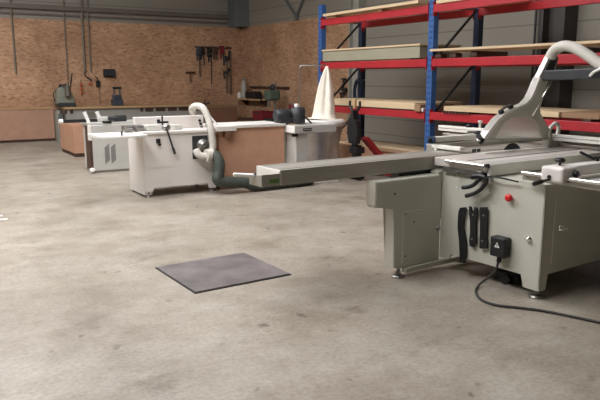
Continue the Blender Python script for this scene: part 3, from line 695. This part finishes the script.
rp = thing('paint_tin', 'dark red tin on the low bench beside the grey grinder', 'tin', (8.35, at(294,108,0,8.35).y, .44))
MB().lathe([(.13,0),(.13,.41),(.12,.42)], (0,0,0), (0,0,1)).build('tin', 'crate_red', rp)
MB().lathe([(.125,0),(.125,.02)], (0,0,.42), (0,0,1)).build('lid', 'steel', rp)

# ------------------------------------------------------------------ assembly bench with white top
AB = thing('assembly_bench', 'brown sided assembly bench with thin white top in the middle of the hall', 'bench', (3.67, 8.02, 0))
MB().box((0,0,.04), (1.02,.05,.83), .003).box((0,.05,.04), (.04,.6,.83)).build('side_panel', 'mdf_light', AB)
MB().box((.97,.05,.0), (1.02,.58,.83)).build('end_panel', 'mdf_dark', AB)
MB().box((-.01,-.012,0), (1.02,.06,.05)).build('plinth', 'mdf_dark', AB)
MB().box((-.04,-.03,.83), (1.03,.60,.87), .004).build('worktop', 'melamine', AB)
MB().box((-.07,-.10,.80), (.22,-.03,.868), .006).build('end_bracket', 'alu_light', AB)
MB().box((.06,-.09,.72), (.13,.0,.80), .004).build('leg_clamp', 'mdf_dark', AB)

# ------------------------------------------------------------------ pedestal machine
PX_, PY_ = 4.72, 7.77
PM = thing('spindle_moulder', 'pale machine table on square pedestal with black motor, before the white filter bag', 'moulder', (PX_, PY_, 0))
Pm = lambda mb, n, m, p=None, l=None: mb.build(n, m, p or PM, l)
Pm(MB().box((-.05,0,0), (.75,.55,.05), .008), 'base', 'label_white')
Pm(MB().box((.04,.04,.05), (.24,.3,.735), .006), 'pedestal', 'machine_pale')
Pm(MB().box((-.01,.30,.05), (.03,.36,.735), .004), 'rear_post', 'alu')
tb_ = Pm(MB().box((.0,.0,.735), (.70,.62,.845), .006), 'table', 'machine_pale')
Pm(MB().box((-.012,.0,.74), (.0,.6,.84), .003), 'end_plate', 'label_white', tb_)
Pm(MB().box((.13,-.006,.765), (.27,.0,.805)), 'name_plate', 'black', tb_)
for k in range(4): Pm(MB().box((.145+k*.03,-.0075,.778), (.163+k*.03,-.006,.792)), 'plate_mark', 'label_grey', tb_)
Pm(MB().box((-.03,.02,.69), (.06,.05,.735), .003), 'clamp_block', 'black', tb_)
Pm(MB().box((.02,.2,.845), (.2,.42,.86), .003), 'motor_plate', 'bench_top', tb_)
mo = Pm(MB().lathe([(.07,0),(.095,.02),(.095,.24),(.07,.27)], (-.14,.32,.97), (1,.32,.97)).box((-.10,.22,.86), (.12,.42,.94), .01), 'motor', 'dark_metal')
Pm(MB().lathe([(.10,0),(.11,.02),(.11,.2),(.07,.23)], (.2,.26,.86), (.2,.26,2)), 'cutter_head', 'dark_metal', mo)
Pm(MB().lathe([(.03,0),(.035,.03),(.02,.05)], (.17,.24,1.09), (.17,.24,2), 12), 'head_knob', 'label_white', mo)
Pm(MB().tube([(.3,.3,.86),(.34,.3,.94),(.40,.28,.89),(.46,.3,.85)], .012, 8), 'motor_cord', 'black', mo)

# ------------------------------------------------------------------ dust collector
DX, DY = 5.72, 8.64
DC = thing('dust_collector', 'dust collector with hanging white cloth filter bag above a clear waste bag', 'dust collector', (DX, DY, 0))
Dc = lambda mb, n, m, p=None, l=None: mb.build(n, m, p or DC, l)
Dc(MB().box((-.35,-.3,.03), (.35,.3,.07), .005), 'base', 'machine_pale')
for sx_, sy_ in ((-1,-1),(1,-1),(-1,1),(1,1)): Dc(MB().cyl((sx_*.32-.015,sy_*.26,.03), (sx_*.32+.015,sy_*.26,.03), .03), 'castor', 'black')
Dc(MB().lathe([(.37,.0),(.40,.02),(.40,.08),(.36,.10)], (0,0,.76), (0,0,2), 40), 'ring', 'label_white')
def pleat(w, j): return 1 + (.24*math.sin(4*w+1.1)+.09*math.sin(9*w))*min(1, j*1.4+.12)*(1 if j < .97 else 0)
Dc(MB().lathe([(.31,0),(.205,.03),(.18,.11),(.165,.23),(.14,.36),(.115,.5),(.085,.63),(.05,.75),(.03,.81),(.02,.84)], (.06,0,.85), (.13,.02,1.70), 60, False, pleat), 'filter_bag', 'cloth')
def wob(w, j): return 1 + .05*math.sin(4*w+j*5)+.03*math.sin(11*w)
Dc(MB().lathe([(.35,0),(.33,.1),(.30,.3),(.31,.45),(.33,.58),(.28,.68)], (0,0,.76), (0,0,.05), 48, False, wob), 'waste_bag', 'bag_clear')
for sx_ in (-1, 1): Dc(MB().cyl((sx_*.36,.28,.05), (sx_*.36,.2,.78), .015), 'support_leg', 'machine_pale')
Dc(MB().tube([(-.24,.28,.80),(-.22,.26,1.64),(-.21,.24,1.68),(-.16,.2,1.69),(.11,.02,1.70)], .011, 8, 2), 'bag_hanger', 'steel')

# ------------------------------------------------------------------ pallet truck
PJ = thing('pallet_truck', 'red hand pallet truck with black pump and upright handle in front of the rack', 'pallet truck', (5.80, 7.75, 0), PI/2)
J2 = lambda mb, n, m, p=None, l=None: mb.build(n, m, p or PJ, l)
J2(MB().bar((.0,-.12,.62), (.0,-.47,.28), .14, .07, .01), 'frame', 'red_paint')
for x_ in (-.17, .17): J2(MB().box((x_-.07,-1.25,.05), (x_+.07,-.42,.105), .012).box((x_-.07,-.50,.06), (x_+.07,-.42,.28), .01), 'fork', 'red_paint')
J2(MB().cyl((0,.02,.12), (0,.02,.52), .07).box((-.10,-.06,.40), (.10,.10,.5), .02), 'pump', 'black')
for x_ in (-.07, .07): J2(MB().cyl((x_-.025,.02,.09), (x_+.025,.02,.09), .09), 'steer_wheel', 'rubber')
for x_ in (-.17, .17): J2(MB().cyl((x_-.03,-1.15,.04), (x_+.03,-1.15,.04), .04), 'load_wheel', 'label_white')
hd = J2(MB().prism([(-.10,.55),(.08,.55),(.13,.70),(.12,.88),(.03,.91),(.03,1.04),(-.03,1.04),(-.03,.91),(-.10,.88),(-.13,.70)], 1, .03, .12, .012).cyl((0,.05,.48), (0,.07,.60), .05), 'handle', 'black')
for sx_ in (-1, 1): J2(MB().tube([(0,.07,1.0),(sx_*.07,.07,1.04),(sx_*.12,.07,1.10),(sx_*.12,.07,1.17)], .019, 8), 'grip', 'black', hd)
J2(MB().box((-.02,.05,1.06), (.025,.09,1.20), .01), 'release_lever', 'bench_top', hd)

# ------------------------------------------------------------------ pallet rack and its load
RX, RD = 6.35, .86
RY = [9.56, 6.82, 4.06]
LV = [.985, 1.705, 2.42]; BH = .105
RKT = thing('pallet_rack', 'tall pallet rack with blue uprights and red beams along the right wall', 'rack', (RX, RY[1], 0))
K = lambda mb, n, m, p=None, l=None: mb.build(n, m, p or RKT, l)
def slotted(yc):
    m = bpy.data.materials['blue_paint'].copy(); m.name = 'blue_slotted'; nt = m.node_tree; b = nt.nodes['Principled BSDF']; L = nt.links.new
    src = b.inputs['Base Color'].links[0].from_socket
    tc = nt.nodes.new('ShaderNodeTexCoord'); sp = nt.nodes.new('ShaderNodeSeparateXYZ'); L(tc.outputs['Object'], sp.inputs[0])
    def mth(op, a, v=None):
        k = nt.nodes.new('ShaderNodeMath'); k.operation = op
        if hasattr(a, 'links'): L(a, k.inputs[0])
        if v is not None:
            if hasattr(v, 'links'): L(v, k.inputs[1])
            else: k.inputs[1].default_value = v
        return k.outputs[0]
    z = mth('LESS_THAN', mth('FRACT', mth('DIVIDE', sp.outputs[2], .075)), .45)
    ay = mth('ABSOLUTE', mth('SUBTRACT', sp.outputs[1], yc))
    y = mth('MULTIPLY', mth('GREATER_THAN', ay, .010), mth('LESS_THAN', ay, .026))
    x = mth('LESS_THAN', sp.outputs[0], -.034)
    f = mth('MULTIPLY', mth('MULTIPLY', z, y), x)
    mx = nt.nodes.new('ShaderNodeMix'); mx.data_type = 'RGBA'; L(f, mx.inputs[0]); L(src, mx.inputs[6]); mx.inputs[7].default_value = lin((16,22,40))
    L(mx.outputs[2], b.inputs['Base Color']); return m
def upright(x, y, top, m):
    mb = MB().box((-.045+x,y-.05,.01), (-.035+x,y+.05,top)).box((-.035+x,y-.05,.01), (x+.045,y-.042,top)).box((-.035+x,y+.042,.01), (x+.045,y+.05,top)).box((x-.08,y-.07,0), (x+.08,y+.07,.01))
    u = K(mb, 'upright', m)
    return u
for yi, y in enumerate(RY):
    tp = 2.72 if yi == 0 else 3.0
    yl = y-RY[1]
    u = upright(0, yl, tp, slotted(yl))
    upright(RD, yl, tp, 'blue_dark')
    for k, z in enumerate((.25, 1.0, 1.75, 2.45)):
        K(MB().bar((.05,yl,z), (RD-.05,yl,z), .03, .03), 'brace', 'steel')
        if z < 2.4: K(MB().bar((.05,yl,z), (RD-.05,yl,z+.7), .025, .03), 'brace', 'dark_metal')
for i in range(2):
    y0_, y1_ = RY[i+1]-RY[1]+.05, RY[i]-RY[1]-.05
    for z in LV:
        for x in (-.03, RD-.03):
            bm_ = K(MB().box((x-.03,y0_+.005,z-BH/2), (x+.03,y1_-.005,z+BH/2), .006), 'beam', 'red_paint')
            for ya in (y0_, y1_-.006): K(B((x-.035,ya,z-.10), (x+.035,ya+.006,z+.09)), 'beam_connector', 'red_paint', bm_)
T = [z+BH/2 for z in LV]
def board(name, label, cat, x0, x1, y0, y1, z0, z1, m='ply', group=None, rot=0, bevel=.003):
    return solo(B((x0,y0,z0), (x1,y1,z1), bevel), name, m, label, cat, group)
# top level
board('board', 'wide pale board lying on the top beams of the left rack bay', 'board', 6.22, 7.2, 7.0, 9.35, T[2]+.035, T[2]+.075, 'ply')
for k, (y_, lab) in enumerate(((9.1,'left small wooden bearer under the top board of the left bay'), (7.9,'right small wooden bearer under the top board of the left bay'))):
    board('bearer', lab, 'bearer', 6.28, 7.2, y_-.05, y_+.05, T[2], T[2]+.035, 'bench_top')
board('board', 'stack of pale boards at the very top of the right rack bay', 'board', 6.27, 7.2, 5.9, 6.7, T[2]+.0, T[2]+.16, 'ply')
# middle level: long wrapped panel box
pb = thing('panel_stack', 'long grey green stack of panels on the middle beams of the left bay', 'panel stack', (6.7, 8.3, T[1]))
MB().box((-.37,-1.24,.02), (.4,1.22,.19), .004).build('panels', 'panel_green', pb)
MB().box((-.39,-1.26,.19), (.41,1.24,.215), .003).build('top_sheet', 'ply', pb)
for y_ in (-1.1, 1.0): MB().box((-.35,y_,0), (.4,y_+.1,.02)).build('bearer', 'dark_wood', pb)
sb = board('board', 'single long thin board on blocks on the middle beams of the right bay', 'board', 6.24, 6.9, 4.0, 6.76, T[1]+.095, T[1]+.125, 'ply')
for y_, lab in ((6.66,'small dark block nearest the blue middle upright on the middle red beam'), (6.38,'small dark block in the middle of three under the long thin board'), (6.02,'small dark block right of three under the long thin board')):
    solo(MB().box((6.29,y_-.06,T[1]), (6.42,y_+.06,T[1]+.065), .02), 'block', 'dark_wood', lab, 'block')
for y_, lab in ((6.3,'thin bearer far under the left half of the long thin board'), (4.9,'thin bearer far under the right half of the long thin board')):
    board('bearer', lab, 'bearer', 6.6, 7.2, y_-.05, y_+.05, T[1], T[1]+.095, 'dark_wood')
# lower level
board('board', 'pale boards stacked along the lower red beams of the left bay', 'board', 6.27, 7.2, 7.06, 9.4, T[0]+.02, T[0]+.115, 'ply')
board('board', 'dark thin board beneath the pale stack on the lower left beams', 'board', 6.29, 7.2, 7.06, 9.38, T[0], T[0]+.02, 'dark_wood')
board('board', 'short brown end block beside the blue middle upright on the lower beams', 'board', 6.25, 6.9, 6.92, 7.045, T[0]+.0, T[0]+.095, 'ply_edge')
solo(MB().box((6.26,6.905,T[0]-.0), (6.31,6.88,T[0]+.05), .004), 'spacer', 'label_white', 'tiny white spacer standing on the lower red beam beside the upright', 'spacer')
lr = thing('board_stack', 'thick pale board stack on the lower beams behind the saw hood', 'board stack', (6.7, 5.4, T[0]))
MB().box((-.43,-.72,.03), (.45,1.08,.092), .004).build('boards', 'ply', lr)
MB().box((-.40,-1.2,.03), (.45,-.73,.092), .004).build('boards', 'ply_edge', lr)
for k in range(9): MB().box((-.44,.62+k*.055,.0), (.40,.65+k*.055,.03)).build('spacer', 'dark_wood', lr)
for y_ in (-1.1, 0): MB().box((-.40,y_,0), (.40,y_+.1,.03)).build('bearer', 'dark_wood', lr)
# floor level
fs_ = thing('sheet_stack', 'low stack of brown sheet material on the floor under the left rack bay', 'sheet stack', (6.75, 8.1, 0))
for y_ in (-.95, .12, 1.0): MB().box((-.42,y_-.05,0), (.45,y_+.05,.13)).build('bearer', 'dark_wood', fs_)
MB().box((-.45,-1.15,.13), (.48,1.25,.40), .004).build('sheets', 'mdf_pink', fs_)
board('board', 'pale loose sheet lying on the brown stack under the left bay', 'board', 6.45, 7.15, 6.98, 9.2, .40, .425, 'ply')
board('board', 'narrow brown offcut lying at the right end on the low stack', 'board', 6.27, 6.42, 6.98, 8.0, .40, .43, 'ply_edge')

# clamps and coil hung at the left end of the rack
def end_hook(px, y0, y1, X, label):
    o_ = at(px, y0, 0, X); t = thing('hanging_clamp', label, 'clamp', o_)
    e = at(px, y1, 0, X)-o_
    MB().bar((0,0,0), e, .02, .035, .003, up=(-1,0,0)).build('bar', 'dark_metal', t)
    MB().box((-.02,-.09,-.05), (.02,.05,.0), .008).build('head', 'black', t)
    q = e*.6; MB().box((-.025,-.12,q.z-.04), (.025,.06,q.z+.03), .01).cyl((0,-.09,q.z-.12), (0,-.09,q.z+.02), .016).build('jaw', 'black', t)
end_hook(343.5, 78, 97, 8.55, 'dark clamp hanging high on the chipboard wall behind the rack left end')
end_hook(341, 92, 108, 8.56, 'dark clamp hanging lower on the chipboard wall behind the filter bag')
o_ = at(361, 80, 0, 7.15)
co = thing('cable_coil', 'blue black coil of cable hung on the rear rack upright', 'cable coil', o_)
for k in range(3):
    r_ = .12+.012*k
    MB().tube([(-.03-.012*k, r_*math.sin(w), -.22+r_*1.7*math.cos(w)) for w in [2*PI*i/12 for i in range(13)]], .014, 8, 3).build('cable_loop', 'blue_dark', co)
MB().cyl((-.08,0,-.0), (.08,0,-.0), .012, n=8).build('hook', 'steel', co)

# ------------------------------------------------------------------ light & colour
w = bpy.data.worlds.new('world'); bpy.context.scene.world = w; w.use_nodes = True
w.node_tree.nodes['Background'].inputs[0].default_value = (.6,.65,.7,1); w.node_tree.nodes['Background'].inputs[1].default_value = .3
vs = bpy.context.scene.view_settings
vs.view_transform = 'Standard'; vs.look = 'None'; vs.gamma = 1; vs.use_curve_mapping = False; vs.exposure = 0.0
